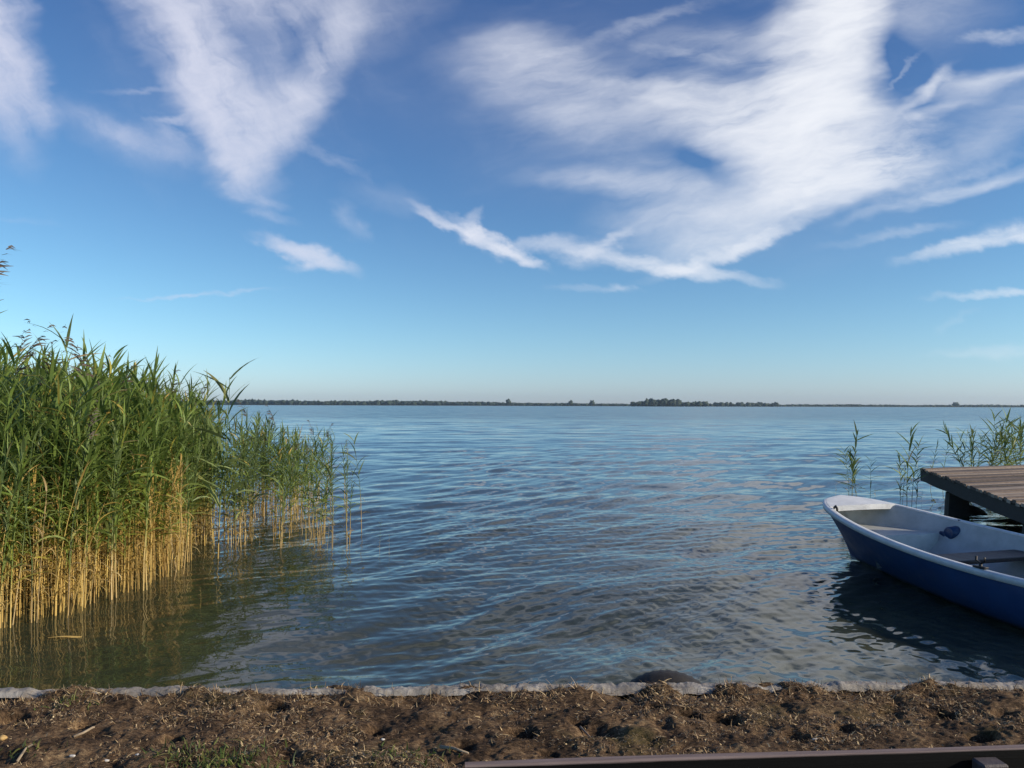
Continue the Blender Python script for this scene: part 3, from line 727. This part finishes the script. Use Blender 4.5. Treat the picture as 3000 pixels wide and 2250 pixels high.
def build_boat():
    ph = BP['phi']
    t = empty('rowing_boat', (BP['bx'], BP['by'], 0), ph - math.pi / 2)   # local +x runs aft, +y is the jetty side
    tag(t, 'blue rowing boat with white rim and interior moored beside the wooden jetty', 'boat')
    L = 4.3
    def gw(s):                                          # half width at the rim
        w = BP['W'] * math.sin(math.pi / 2 * min(max(s, 0) / BP['s0'], 1)) ** BP['e']
        w *= 1 if s < 2.6 else 1 - .10 * ((s - 2.6) / 1.7) ** 2
        return w
    def gh(s): return BP['h1'] + (BP['h0'] - BP['h1']) * max(0, 1 - s / 2.6) ** 2 + (0 if s < 3 else .02 * (s - 3) ** 2)
    def ww(s):
        if s < BP['r']: return 0.0
        w = BP['Ww'] * math.sin(math.pi / 2 * min((s - BP['r']) / BP['s0'], 1)) ** BP['e2']
        return w * (1 if s < 2.6 else 1 - .08 * ((s - 2.6) / 1.7) ** 2)
    ss = list(L * np.linspace(0, 1, 70) ** 1.9)
    NS = 17
    def section(s, inner=False):
        """points from port rim down to the keel and up again"""
        hw, h, w0 = gw(s), gh(s), ww(s)
        th = .022 if inner else 0
        hw = max(hw - (.045 if inner else 0), 0); w0i = max(w0 - th, 0)
        kb = .0 if s < .15 else -.13 * min(1, (s - .15) / .9)
        low = .12 + .25 * max(0, 1 - s / .5) if s < .5 else .12
        pts = []
        zb = (.055 + .16 * max(0, 1 - s / 1.1)) if inner else kb
        for k in range(NS):
            u = k / (NS - 1) * 2 - 1; a = abs(u); sg = 1 if u > 0 else -1
            if a > .45:                                      # topside, from the water line up to the rim
                v = (a - .45) / .55
                bulge = .035 * math.sin(math.pi * v) * min(1, s / .4)
                y = w0i + (hw - w0i) * v + bulge
                z = h * v if not inner else (zb + .02) + (h - .004 - zb - .02) * v
                if inner: y = (w0i * .96) + (hw - w0i * .96) * v + bulge
            else:
                v = a / .45; y = w0i * v ** .8 if not inner else w0i * .96 * v ** .85
                z = zb * (1 - v ** 2.2) if not inner else zb + .02 * v ** 2
            pts.append((y * sg, z))
        return pts
    def loft(inner):
        V = []
        for s in ss:
            rk = lambda z: BP['r'] * max(0, 1 - z / BP['h0']) if True else 0
            for (y, z) in section(s, inner):
                sx_ = s
                # raked stem: stations near the bow slide aft with depth
                if not inner: sx_ = s + (BP['r'] * max(0, (gh(s) - z)) / BP['h0']) * max(0, 1 - s / .7)
                else: sx_ = s + .03 + .10 * max(0, 1 - s / .4)
                V.append((min(sx_, L - (.03 if inner else 0)), y, z))
        return V
    b = MB(); V = loft(False); Q = grid_faces(len(ss), NS)
    b.add(V, Q)
    e = (len(ss) - 1) * NS
    T = [[e + k, e + k + 1, e + 8] for k in range(NS - 1) if k not in (7, 8)]
    b.T.append(np.array(T)); b.build('hull', m_blue, t)
    b = MB(); V = loft(True); b.add(V, Q[:, ::-1])
    b.T.append(np.array([[x[1], x[0], x[2]] for x in T])); b.build('inner_shell', m_white, t)
    # rim: a rounded section swept round the bow
    path = [(s, -gw(s), gh(s)) for s in ss[::-1]] + [(s, gw(s), gh(s)) for s in ss[1:]]
    path = np.array(path); n = len(path); V = []
    prof = [(-.050, -.002), (-.048, .008), (-.032, .014), (-.006, .014), (.008, .008), (.012, -.008), (.008, -.034), (.001, -.037), (-.002, -.006)]
    for i in range(n):
        tg = path[min(i + 1, n - 1)] - path[max(i - 1, 0)]; tg[2] = 0; tg /= np.linalg.norm(tg) + 1e-9
        out = np.array([-tg[1], tg[0], 0]);
        # outward = away from the centre line
        if out @ np.array([path[i][0] - 1.6, path[i][1], 0]) < 0: out = -out
        for (q, z) in prof: V.append(path[i] + out * q + np.array([0, 0, z]))
    k = len(prof)
    Q2 = [[i * k + j, (i + 1) * k + j, (i + 1) * k + (j + 1) % k, i * k + (j + 1) % k] for i in range(n - 1) for j in range(k)]
    b = MB(); b.add(V, Q2); b.build('rim', m_rim, t)
    # small cap over the bow
    V = []; cs = [s for s in ss if s < .36]
    for s in cs:
        w = max(gw(s) - .03, 0.0)
        for j in range(9):
            u = j / 4 - 1; V.append((s + .03 * (1 - abs(u)) * (s / .36), w * u, gh(s) + .018 + .012 * (1 - u * u)))
    b = MB(); b.add(V, grid_faces(len(cs), 9)); nn = len(cs) * 9
    edge = np.array(V[-9:]); lo = edge.copy(); lo[:, 2] -= .05; lo[:, 0] -= .004
    b.add(np.concatenate([edge, lo]), [[j, j + 1, 9 + j + 1, 9 + j] for j in range(8)])
    b.build('bow_cap', m_rim, t)
    # box seat in the bow
    b = MB(); sa, sb_, zt = .22, .86, .345
    st = np.linspace(sa, sb_, 10); V = []
    for s in st:
        wi = (ww(s) * .96 + (gw(s) - .05 - ww(s) * .96) * .55) * 1.0
        for j in range(7): V.append((s, wi * (j / 3 - 1), zt))
    b.add(V, grid_faces(10, 7)); ed = np.array(V[-7:]); ro = ed.copy(); ro[:, 0] += .012; ro[:, 2] -= .012; lo = ro.copy(); lo[:, 2] = .06; lo[:, 1] *= .86
    b.add(np.concatenate([ed, ro, lo]), [[j, j + 1, 8 + j, 7 + j] for j in range(6)] + [[7 + j, 8 + j, 15 + j, 14 + j] for j in range(6)])
    b.build('bow_seat', m_white, t)
    # side lockers and the dark thwart
    s0_ = 1.62; wi = gw(s0_) - .115
    b = MB(); b.box((s0_, 0, .270), (.29, wi * 2 - .02, .034), bev=.006); b.build('thwart', m_thw, t, smooth=False)
    b = MB(); b.box((3.35, 0, .235), (.30, (gw(3.35) - .07) * 2, .034), bev=.006); b.build('thwart', m_thw, t, smooth=False)
    # stern board
    s1 = L - .015; b = MB(); b.box((s1, 0, (gh(s1) + .03) / 2), (.03, gw(s1) * 1.9, gh(s1) - .02), bev=.006); b.build('transom', m_white, t, smooth=False)
    # oarlocks
    for sg in (-1, 1):
        s = 2.38
        b = MB(); y = sg * (gw(s) - .018); z = gh(s) + .02
        b.tube([(s, y, z - .02), (s, y, z + .03)], .012, 8)
        b.tube([(s - .035, y, z + .075), (s - .036, y, z + .045), (s, y, z + .028), (s + .036, y, z + .045), (s + .035, y, z + .075)], .009, 6)
        b.box((s, y, z + .004), (.10, .045, .014), bev=.003)
        b.build('oarlock', m_iron, t)
    # eye bolts at the bow
    b = MB(); y = -(gw(.30) - .045); b.tube([(.42, y - .02, gh(.42) - .02), (.42, y - .02, gh(.42) + .025), (.40, y - .02, gh(.4) + .04), (.38, y - .02, gh(.4) + .022)], .012, 6); b.build('cleat', m_iron, t)
    b = MB(); b.tube([(.40, gw(.4) - .08, gh(.4) - .10), (.41, gw(.4) - .12, gh(.4) - .10)], .018, 8); b.build('bolt', m_iron, t)
    return t, gw, gh
boat, gw, gh = build_boat()

# blue bailer hanging on the far side of the boat
m_jug = simple('blue_plastic', (.006, .03, .09), (.010, .045, .12), 6, .4, .1)
def bailer():
    bm_ = boat.matrix_basis
    s = .93; y = gw(s) - .115; z = gh(s) - .10
    ph = BP['phi'] - math.pi / 2
    wp = Vector((BP['bx'], BP['by'], 0)) + Matrix.Rotation(ph, 3, 'Z') @ Vector((s, y, z))
    t = empty('bailer', wp, ph); tag(t, 'round blue plastic bailer with square spout hanging inside the boat', 'bailer')
    b = MB(); n = 20; V = []
    for (x, r) in ((-.085, .0), (-.085, .060), (-.08, .068), (.07, .078), (.075, .074), (.075, 0)):
        for k in range(n):
            a = 2 * math.pi * k / n; V.append((r * math.cos(a), x * .8, r * math.sin(a)))
    b.add(V, [[i * n + j, i * n + (j + 1) % n, (i + 1) * n + (j + 1) % n, (i + 1) * n + j] for i in range(5) for j in range(n)])
    b.build('cup', m_jug, t); t.scale = (.82, .82, .82)
    b = MB(); b.box((-.085, -.05, -.03), (.075, .06, .075), bev=.008); b.build('spout', m_jug, t, smooth=False)
    b = MB(); b.tube([(0, .055, .06), (0, .09, .10), (0, .10, .135), (0, .075, .14)], .009, 6); b.build('hook', m_jug, t)
bailer()

# ------------------------------------------------------------------ reeds
def make_stalk(rg, h, nleaf, first, dryline, leaf_len, plume=False, droop=1.0, up=1.0, lw=.0135):
    """returns dict part -> (V, Q, dry, rnd)"""
    parts = {}
    lean = rg.normal(0, .05) * h; lean2 = rg.normal(0, .03) * h; kx, ky = rg.normal(0, .02, 2)
    def axis(u): return np.array([lean * u ** 2 + kx * math.sin(u * 5), lean2 * u ** 2 + ky * math.sin(u * 4), h * u])
    V = []; dry = []; K = 4; NR = 7
    for i in range(NR):
        u = i / (NR - 1); c = axis(u); r = .0043 * (1 - .8 * u) + .0005
        for k in range(K):
            a = 2 * math.pi * k / K; V.append(c + np.array([r * math.cos(a), r * math.sin(a), 0]))
            dry.append(np.clip((dryline + .10 - u) / .18, 0, 1) * .95)
    V[0:K] = [v + np.array([0, 0, -.5]) for v in V[0:K]]
    Q = [[i * K + j, i * K + (j + 1) % K, (i + 1) * K + (j + 1) % K, (i + 1) * K + j] for i in range(NR - 1) for j in range(K)]
    parts['stem'] = (np.array(V), np.array(Q), np.array(dry), np.full(len(V), rg.random()))
    V = []; Q = []; dry = []; rn = []; S = 6; n = 0
    az0 = rg.uniform(0, 6.28)
    us = np.concatenate([rg.uniform(.06, max(.08, first), int(nleaf * .35)), np.linspace(first, .99, nleaf) + rg.normal(0, .012, nleaf)])
    for i, u in enumerate(us):
        u = min(u, .995); low = i < int(nleaf * .35)
        az = az0 + math.pi * i + rg.normal(0, .5)
        top = max(0, (u - .55) / .45)
        el = R(rg.normal(42 + 20 * top * up, 15)); Lf = leaf_len * rg.uniform(.65, 1.1) * (1 - .35 * top ** 2)
        bend = droop * rg.uniform(.25, .95) * (1 - .45 * top)
        d_ = np.clip((dryline - u) / .16 + .55, 0, 1) if u < dryline + .12 else 0.0
        d_ = max(d_, np.clip(.62 - u * .9, 0, .5) * rg.uniform(.3, 1)); d_ = max(d_, rg.uniform(.4, .95)) if rg.random() < .05 else d_
        if low: Lf *= rg.uniform(.3, .6); bend *= 1.8; d_ = rg.uniform(.75, 1.0)
        w = lw * rg.uniform(.65, 1.3) * (.6 if low else 1)
        dirh = np.array([math.cos(az), math.sin(az), 0]); side = np.array([-math.sin(az), math.cos(az), 0]); tw = rg.normal(0, .5)
        p = axis(u); cur = el
        for k in range(S):
            v = k / (S - 1); wd = w * (math.sin(math.pi * min(1, .12 + .88 * v) ** .72)) if k < S - 1 else .0008
            wd = max(wd, .0008)
            sv = side * math.cos(tw) + np.array([0, 0, 1]) * math.sin(tw)
            V += [p - sv * wd / 2, p + sv * wd / 2]; dry += [min(1, d_ + .15 * v)] * 2
            p = p + (dirh * math.cos(cur) + np.array([0, 0, 1]) * math.sin(cur)) * (Lf / (S - 1)); cur -= bend / (S - 1) * 1.6
        Q += [[n + 2 * k, n + 2 * k + 1, n + 2 * k + 3, n + 2 * k + 2] for k in range(S - 1)]; n += 2 * S
        rn += [rg.random()] * (2 * S)
    parts['leaves'] = (np.array(V), np.array(Q), np.array(dry), np.array(rn))
    if plume:
        V = []; Q = []; n = 0; c = axis(1.0)
        for i in range(46):
            v = rg.uniform(0, 1); az = rg.uniform(-1.1, 1.1); b0 = c + np.array([.10 * v ** 1.5, 0, .24 * v - .03]); Ln = .10 * (1 - .6 * v) * rg.uniform(.6, 1.2)
            dv = np.array([math.cos(az) * .8, math.sin(az) * .8, rg.uniform(.1, .9)]); dv /= np.linalg.norm(dv)
            sv = np.array([0, 0, 1]) if i % 2 else np.array([-math.sin(az), math.cos(az), 0])
            for k in range(3):
                q_ = b0 + dv * Ln * k / 2 + np.array([0, 0, -.02 * (k / 2) ** 2]); wd = (.003, .006, .0008)[k]
                V += [q_ - sv * wd / 2, q_ + sv * wd / 2]
            Q += [[n, n + 1, n + 3, n + 2], [n + 2, n + 3, n + 5, n + 4]]; n += 6
        parts['plume'] = (np.array(V), np.array(Q), rg.random(len(V)), rg.random(len(V)))
    return parts
MATS = {'stem': M_STEM, 'leaves': M_LEAF, 'plume': M_PLUME}
rg = np.random.default_rng(77)
tall = [make_stalk(rg, 1.0, 22, rg.uniform(.24, .36), rg.uniform(.22, .34), .26, plume=(i == 5)) for i in range(18)]
thin = [make_stalk(rg, 1.0, 13, rg.uniform(.30, .44), rg.uniform(.30, .42), .30, plume=(i % 7 == 6)) for i in range(12)]
dead = [make_stalk(rg, 1.0, 8, .35, 1.2, .26, droop=1.8) for i in range(8)]

bushy = [make_stalk(rg, 1.0, 16, rg.uniform(.25, .4), .2, .36, up=.6, droop=.7, lw=.021) for i in range(10)]
def inside(poly, x, y):
    c = False; j = len(poly) - 1
    for i in range(len(poly)):
        xi, yi = poly[i]; xj, yj = poly[j]
        if (yi > y) != (yj > y) and x < (xj - xi) * (y - yi) / (yj - yi) + xi: c = not c
        j = i
    return c
def front(px, py): q = on_z(px, py, 0); return (q.x, q.y)
F_BED = [front(-420, 1900), front(-150, 1870), front(0, 1835), front(110, 1815), front(210, 1795), front(330, 1745), front(400, 1735), front(500, 1690), front(545, 1650), front(555, 1600)]
bed_poly = F_BED + [(-.36 * 10, 10.0), (-.385 * 12.5, 12.5), (-.8 * 14, 14), (-.95 * 12, 12), (-9.0, 8.0)]
def bed_height(x, y):
    """height of the stand, lower towards its open right edge"""
    u = x / y                                # bearing from the bank's middle
    h = np.interp(u, [-.9, -.60, -.52, -.44, -.38, -.35], [1.93, 1.88, 1.87, 1.74, 1.50, 1.28])
    h *= np.interp(y, [5, 6.5, 9, 13], [.76, .90, 1.0, 1.05])
    return h
def place_arrays(store, variant, x, y, s, rz, shear, sq=1.0):
    c, sn = math.cos(rz), math.sin(rz)
    for part, (V, Q, dry, rn) in variant.items():
        v = V.copy(); wide = s ** .35 if False else 1.0
        # height scales with s, leaf and stem sizes scale a little less
        vx, vy, vz = v[:, 0] * s * sq, v[:, 1] * s * sq, v[:, 2] * s
        X = c * vx - sn * vy; Y = sn * vx + c * vy
        X = X + shear * np.clip(vz, 0, None) ** 2
        st = store.setdefault(part, dict(V=[], Q=[], D=[], R=[], n=0))
        st['V'].append(np.stack([X + x, Y + y, vz], -1)); st['Q'].append(Q + st['n']); st['D'].append(dry)
        st['R'].append(np.clip(rn * .6 + rg.random() * .4, 0, 1)); st['n'] += len(V)
store = {}
cnt = 0
while cnt < 2900:
    y = rg.uniform(4.8, 14); x = rg.uniform(-11, -2.0)
    if not inside(bed_poly, x, y): continue
    if y > 9 and rg.random() < .35: continue
    h = bed_height(x, y) * (rg.uniform(.70, .98) if rg.random() < .93 else rg.uniform(.98, 1.12))
    place_arrays(store, tall[(0, 1, 2, 3, 4, 6, 7, 8, 9, 10, 11, 12, 13, 14, 15, 16, 17)[rg.integers(17)]] if rg.random() < .97 else tall[5], x, y, h, rg.uniform(0, 6.28), rg.normal(.028, .035)); cnt += 1
cnt = 0
while cnt < 95:                             # the fringe where the stand thins out
    px = 555 + 400 * rg.random() ** 1.3; y = rg.uniform(9.2, 13.0); x = (px * 1024 / 3000 - 512) / FPX * y
    cl = .5 + 1.6 * vnoise(np.array([px / 55.0]), np.array([y * .9]), 31)[0]
    if rg.random() > np.clip(cl, .1, 1): continue
    h = np.interp(px, [560, 700, 900], [1.36, 1.26, 1.02]) * rg.uniform(.75, 1.04)
    place_arrays(store, tall[rg.integers(5)], x, y, h, rg.uniform(0, 6.28), rg.normal(.03, .05)); cnt += 1
cnt = 0
while cnt < 2600:                            # dead and broken stems low in the stand
    y = rg.uniform(4.8, 10); x = rg.uniform(-8, -2.0)
    if not inside(bed_poly, x, y): continue
    place_arrays(store, dead[rg.integers(8)], x, y, rg.uniform(.35, 1.05), rg.uniform(0, 6.28), rg.normal(.0, .08)); cnt += 1
tb = empty('reed_bed', (-4.5, 8, 0))
tag(tb, 'dense mass of tall green reeds with golden dead stems at the left', 'reeds', kind='stuff')
# the whole stand in one object with its three materials
Vs, Qs, Ds, Rs, mi, n = [], [], [], [], [], 0
for k_, part in enumerate(('stem', 'leaves', 'plume')):
    st = store[part]; Vv = np.concatenate(st['V']); Qq = np.concatenate(st['Q'])
    Vs.append(Vv); Qs.append(Qq + n); n += len(Vv); Ds.append(np.concatenate(st['D'])); Rs.append(np.concatenate(st['R'])); mi.append(np.full(len(Qq), k_))
bpy.data.objects.remove(tb)
me = raw_mesh('reed_bed', np.concatenate(Vs), np.concatenate(Qs), M_STEM, True, {'dry': np.concatenate(Ds), 'rnd': np.concatenate(Rs)})
me.materials.append(M_LEAF); me.materials.append(M_PLUME); me.polygons.foreach_set('material_index', np.concatenate(mi).astype(np.int32))
tag(obj('reed_bed', me), 'dense mass of tall green reeds with golden dead stems at the left', 'reeds', kind='stuff')

def proto_meshes(variants, nm):
    out = []
    for v in variants:
        d = {}
        for part, (V, Q, dry, rn) in v.items():
            d[part] = raw_mesh(part, V, Q, MATS[part], True, {'dry': dry, 'rnd': rn})
        out.append(d)
    return out
PT, PN, PD, PB = proto_meshes(tall, 't'), proto_meshes(thin, 'n'), proto_meshes(dead, 'd'), proto_meshes(bushy, 'b')
def reed(protos, x, y, h, label, group, rz=None, tilt=0.0, idx=None, cat='reed'):
    d = protos[rg.integers(len(protos)) if idx is None else idx]
    t = empty('reed', (x, y, 0), rg.uniform(0, 6.28) if rz is None else rz, h)
    t.rotation_euler = (rg.normal(0, .03), tilt + rg.normal(0, .04), t.rotation_euler.z)
    tag(t, label, cat, group)
    for part, me in d.items(): obj(part, me, t)
    return t
# golden stems one can tell apart along the front of the stand
L1 = 'golden reed stem standing in the front row of the dense left bed'
pts = [Vector((*q, 0)) for q in F_BED[1:]]
for i in range(50):
    k = rg.integers(len(pts) - 1); f = rg.random(); q = pts[k].lerp(pts[k + 1], f)
    x, y = q.x + rg.normal(0, .05), q.y - rg.uniform(-.02, .14)
    if rg.random() < .5: reed(PT, x, y, bed_height(x, y) * rg.uniform(.7, .95), L1, 'golden front stems of the reed bed')
    else: reed(PD, x, y, rg.uniform(.35, 1.0), L1, 'golden front stems of the reed bed', tilt=rg.normal(0, .12))
# open stand right of the bed
L2 = 'slender reed standing in open water right of the dense bed'
n = 0
while n < 196:
    px = 560 + 470 * rg.random() ** 1.0; d = rg.uniform(8.4, 12.5)
    dens = np.interp(px, [560, 700, 900, 960, 1040], [1, .9, .85, .55, .15])
    cl = .5 + 1.6 * vnoise(np.array([px / 55.0]), np.array([d * .9]), 31)[0]
    if rg.random() > dens * np.clip(cl, .05, 1): continue
    x = (px * 1024 / 3000 - 512) / FPX * d
    h = np.interp(px, [560, 700, 900, 1000, 1040], [1.36, 1.28, 1.10, .95, .8]) * rg.uniform(.72, 1.06)
    if rg.random() < .25: reed(PD, x, y := d, rg.uniform(.2, .55), L2, 'open stand of reeds right of the bed')
    else: reed(PN if rg.random() < .45 else PT, x, d, h, L2, 'open stand of reeds right of the bed', tilt=rg.normal(.03, .05))
    n += 1
def lone(px, py, top_py, protos, label, tilt=0.0, idx=None):
    q = on_z(px, py, 0); r_ = ray(px, top_py); z = EYE + r_.z / r_.y * q.y
    return reed(protos, q.x, q.y, max(.08, z), label, 'lone reeds in the water', tilt=tilt, idx=idx)
lone(1058, 1560, 1290, PN, 'lone reed standing apart between open stand and mid lake')
lone(1025, 1590, 1380, PN, 'short bright green reed right of the open stand')
lone(1112, 1620, 1530, PN, 'small green shoot farthest out right of the reeds')
lone(1140, 1630, 1570, PD, 'bare short stick beside the small green shoot')
lone(585, 1785, 1722, PD, 'bare pale stick poking from the water, left of a pair')
lone(634, 1775, 1715, PD, 'bare pale stick poking from the water, right of a pair')
lone(640, 1640, 1105, PB, 'tall reed with spreading leaves at the right edge of the bed')
lone(-95, 1800, 905, PT, 'tallest reed at the far left edge with ragged plume', idx=5)
lone(240, 1700, 985, PT, 'tall reed whose spear leaves top the left bed', tilt=.06)
# reeds behind the boat and the jetty
def at_d(px, d): return (px * 1024 / 3000 - 512) / FPX * d
RB = [(2478, 11.8, 1330, -.16, PB, 'short leafy reed leaning left just behind the bow'),
      (2545, 12.1, 1345, .18, PB, 'leafy reed leaning right behind the boat, right of the bow reeds'),
      (2680, 12.3, 1365, .14, PB, 'short leafy reed leaning right before the jetty corner'),
      (2632, 11.9, 1330, -.14, PB, 'leafy reed leaning left before the jetty corner'),
      (2497, 11.6, 1270, -.05, PB, 'tall reed leaning left behind the bow of the boat'),
      (2510, 11.9, 1330, .10, PB, 'reed behind the bow leaning over to the right'),
      (2520, 11.3, 1310, .30, PB, 'bent reed behind the bow, leaning furthest to the right'),
      (2655, 11.8, 1250, -.02, PB, 'tallest straight reed between the bow and the jetty'),
      (2640, 12.4, 1370, -.10, PN, 'yellow green short reed beside the tallest straight one'),
      (2668, 12.0, 1300, .06, PB, 'reed leaning on the tallest straight one by the jetty'),
      (2722, 14.5, 1300, .02, PN, 'faint thin reed behind the outer corner of the jetty'),
      (2758, 15.0, 1290, .01, PN, 'narrow upright reed just right of the jetty corner'),
      (2448, 11.4, 1425, 0, PD, 'short bare stick left of the bow of the boat'),
      (2562, 11.7, 1435, 0, PD, 'short bare stick behind the boat beside the bow reeds'),
      (2698, 12.6, 1440, 0, PD, 'thin bare stick between the reeds and the jetty post')]
for px, d, tpy, tl, pr, lab in RB:
    r_ = ray(px, tpy); z = EYE + r_.z / r_.y * d
    reed(pr, at_d(px, d), d, z, lab, 'reeds around the jetty', tilt=tl)
L3 = 'leafy green reed in the clump behind the jetty deck'
for i in range(28):
    px = (2848, 2905, 2985, 2940)[i % 4] + rg.normal(0, 17); d = rg.uniform(14.6, 16.2)
    reed(PB, at_d(px, d), d, rg.uniform(.9, 1.36), L3, 'clump of reeds behind the jetty', tilt=rg.normal(0, .24))
q = on_z(140, 1872, .004); b = MB()
_v = []
for i in range(9):
    u = i / 8; w = .012 * math.sin(math.pi * (.08 + .88 * u)); _v += [(u * .20, -w, .006 + .006 * math.sin(u * 5)), (u * .20, w, .008 + .004 * math.sin(u * 4))]
b.add(_v, [[2 * i, 2 * i + 1, 2 * i + 3, 2 * i + 2] for i in range(8)])
fl = b.build('floating_leaf', simple('yellow_leaf', (.45, .28, .07), (.6, .42, .14), 20, .6, .2)); fl.location = q; fl.rotation_euler.z = R(12)
tag(fl, 'yellow dead leaf floating on the dark water before the golden stems', 'leaf')

# ------------------------------------------------------------------ made-up shed beyond the right edge, added to shade the boat
def shade_boathouse():
    m_w = simple('brown_boards', (.10, .06, .035), (.2, .13, .08), 5, .8, .4, stretch=(4, 4, .4))
    m_r = simple('roof_felt', (.05, .05, .05), (.09, .085, .08), 6, .9, .3)
    x0, x1, y0, y1 = 9.2, 12.6, 1.9, 5.38
    t = empty('shade_boathouse', (x0, y0, 0)); tag(t, 'unseen brown timber shed added to shade the boat', 'shade_boathouse')
    H = 2.6; b = MB()
    w, l = x1 - x0, y1 - y0
    n = 24
    for (ax, ay, bx, by) in ((0, 0, 0, l), (w, 0, w, l), (0, 0, w, 0), (0, l, w, l)):
        for i in range(n):
            f = (i + .5) / n; b.box((ax + (bx - ax) * f, ay + (by - ay) * f, H / 2), (.028 if ax == bx else w / n - .008, l / n - .008 if ax == bx else .028, H + (.0)), bev=.003)
    b.build('wall', m_w, t, smooth=False)
    b = MB()
    for sgn in (-1, 1):
        M = Matrix.Rotation(sgn * R(28), 3, 'Y'); b.box((w / 2 + sgn * w * .27, l / 2, H + .42), (w * .62, l + .6, .06), M=M, bev=.01)
    b.build('roof', m_r, t, smooth=False)
    b = MB(); b.box((w / 2, -.03, .95 + .1), (.9, .05, 1.9), bev=.01); b.build('door', m_w, t, smooth=False)
shade_boathouse()

# ------------------------------------------------------------------ air over the lake
hb = MB(); hx, hy0, hy1, hz0, hz1 = 5200, -120, 5200, -2.5, 60
hb.add([(-hx, hy0, hz0), (hx, hy0, hz0), (hx, hy1, hz0), (-hx, hy1, hz0), (-hx, hy0, hz1), (hx, hy0, hz1), (hx, hy1, hz1), (-hx, hy1, hz1)],
       [[0, 3, 2, 1], [4, 5, 6, 7], [0, 1, 5, 4], [1, 2, 6, 5], [2, 3, 7, 6], [3, 0, 4, 7]])
m_h = bpy.data.materials.new('haze'); m_h.use_nodes = True; N = NT(m_h.node_tree)
vol = N.n('ShaderNodeVolumePrincipled', {'Color': (.66, .84, 1.0, 1), 'Density': 0.000075, 'Anisotropy': .3})
N.n('ShaderNodeOutputMaterial', {'Volume': vol.outputs[0]})
tag(hb.build('haze', m_h, None, smooth=False), kind='stuff')
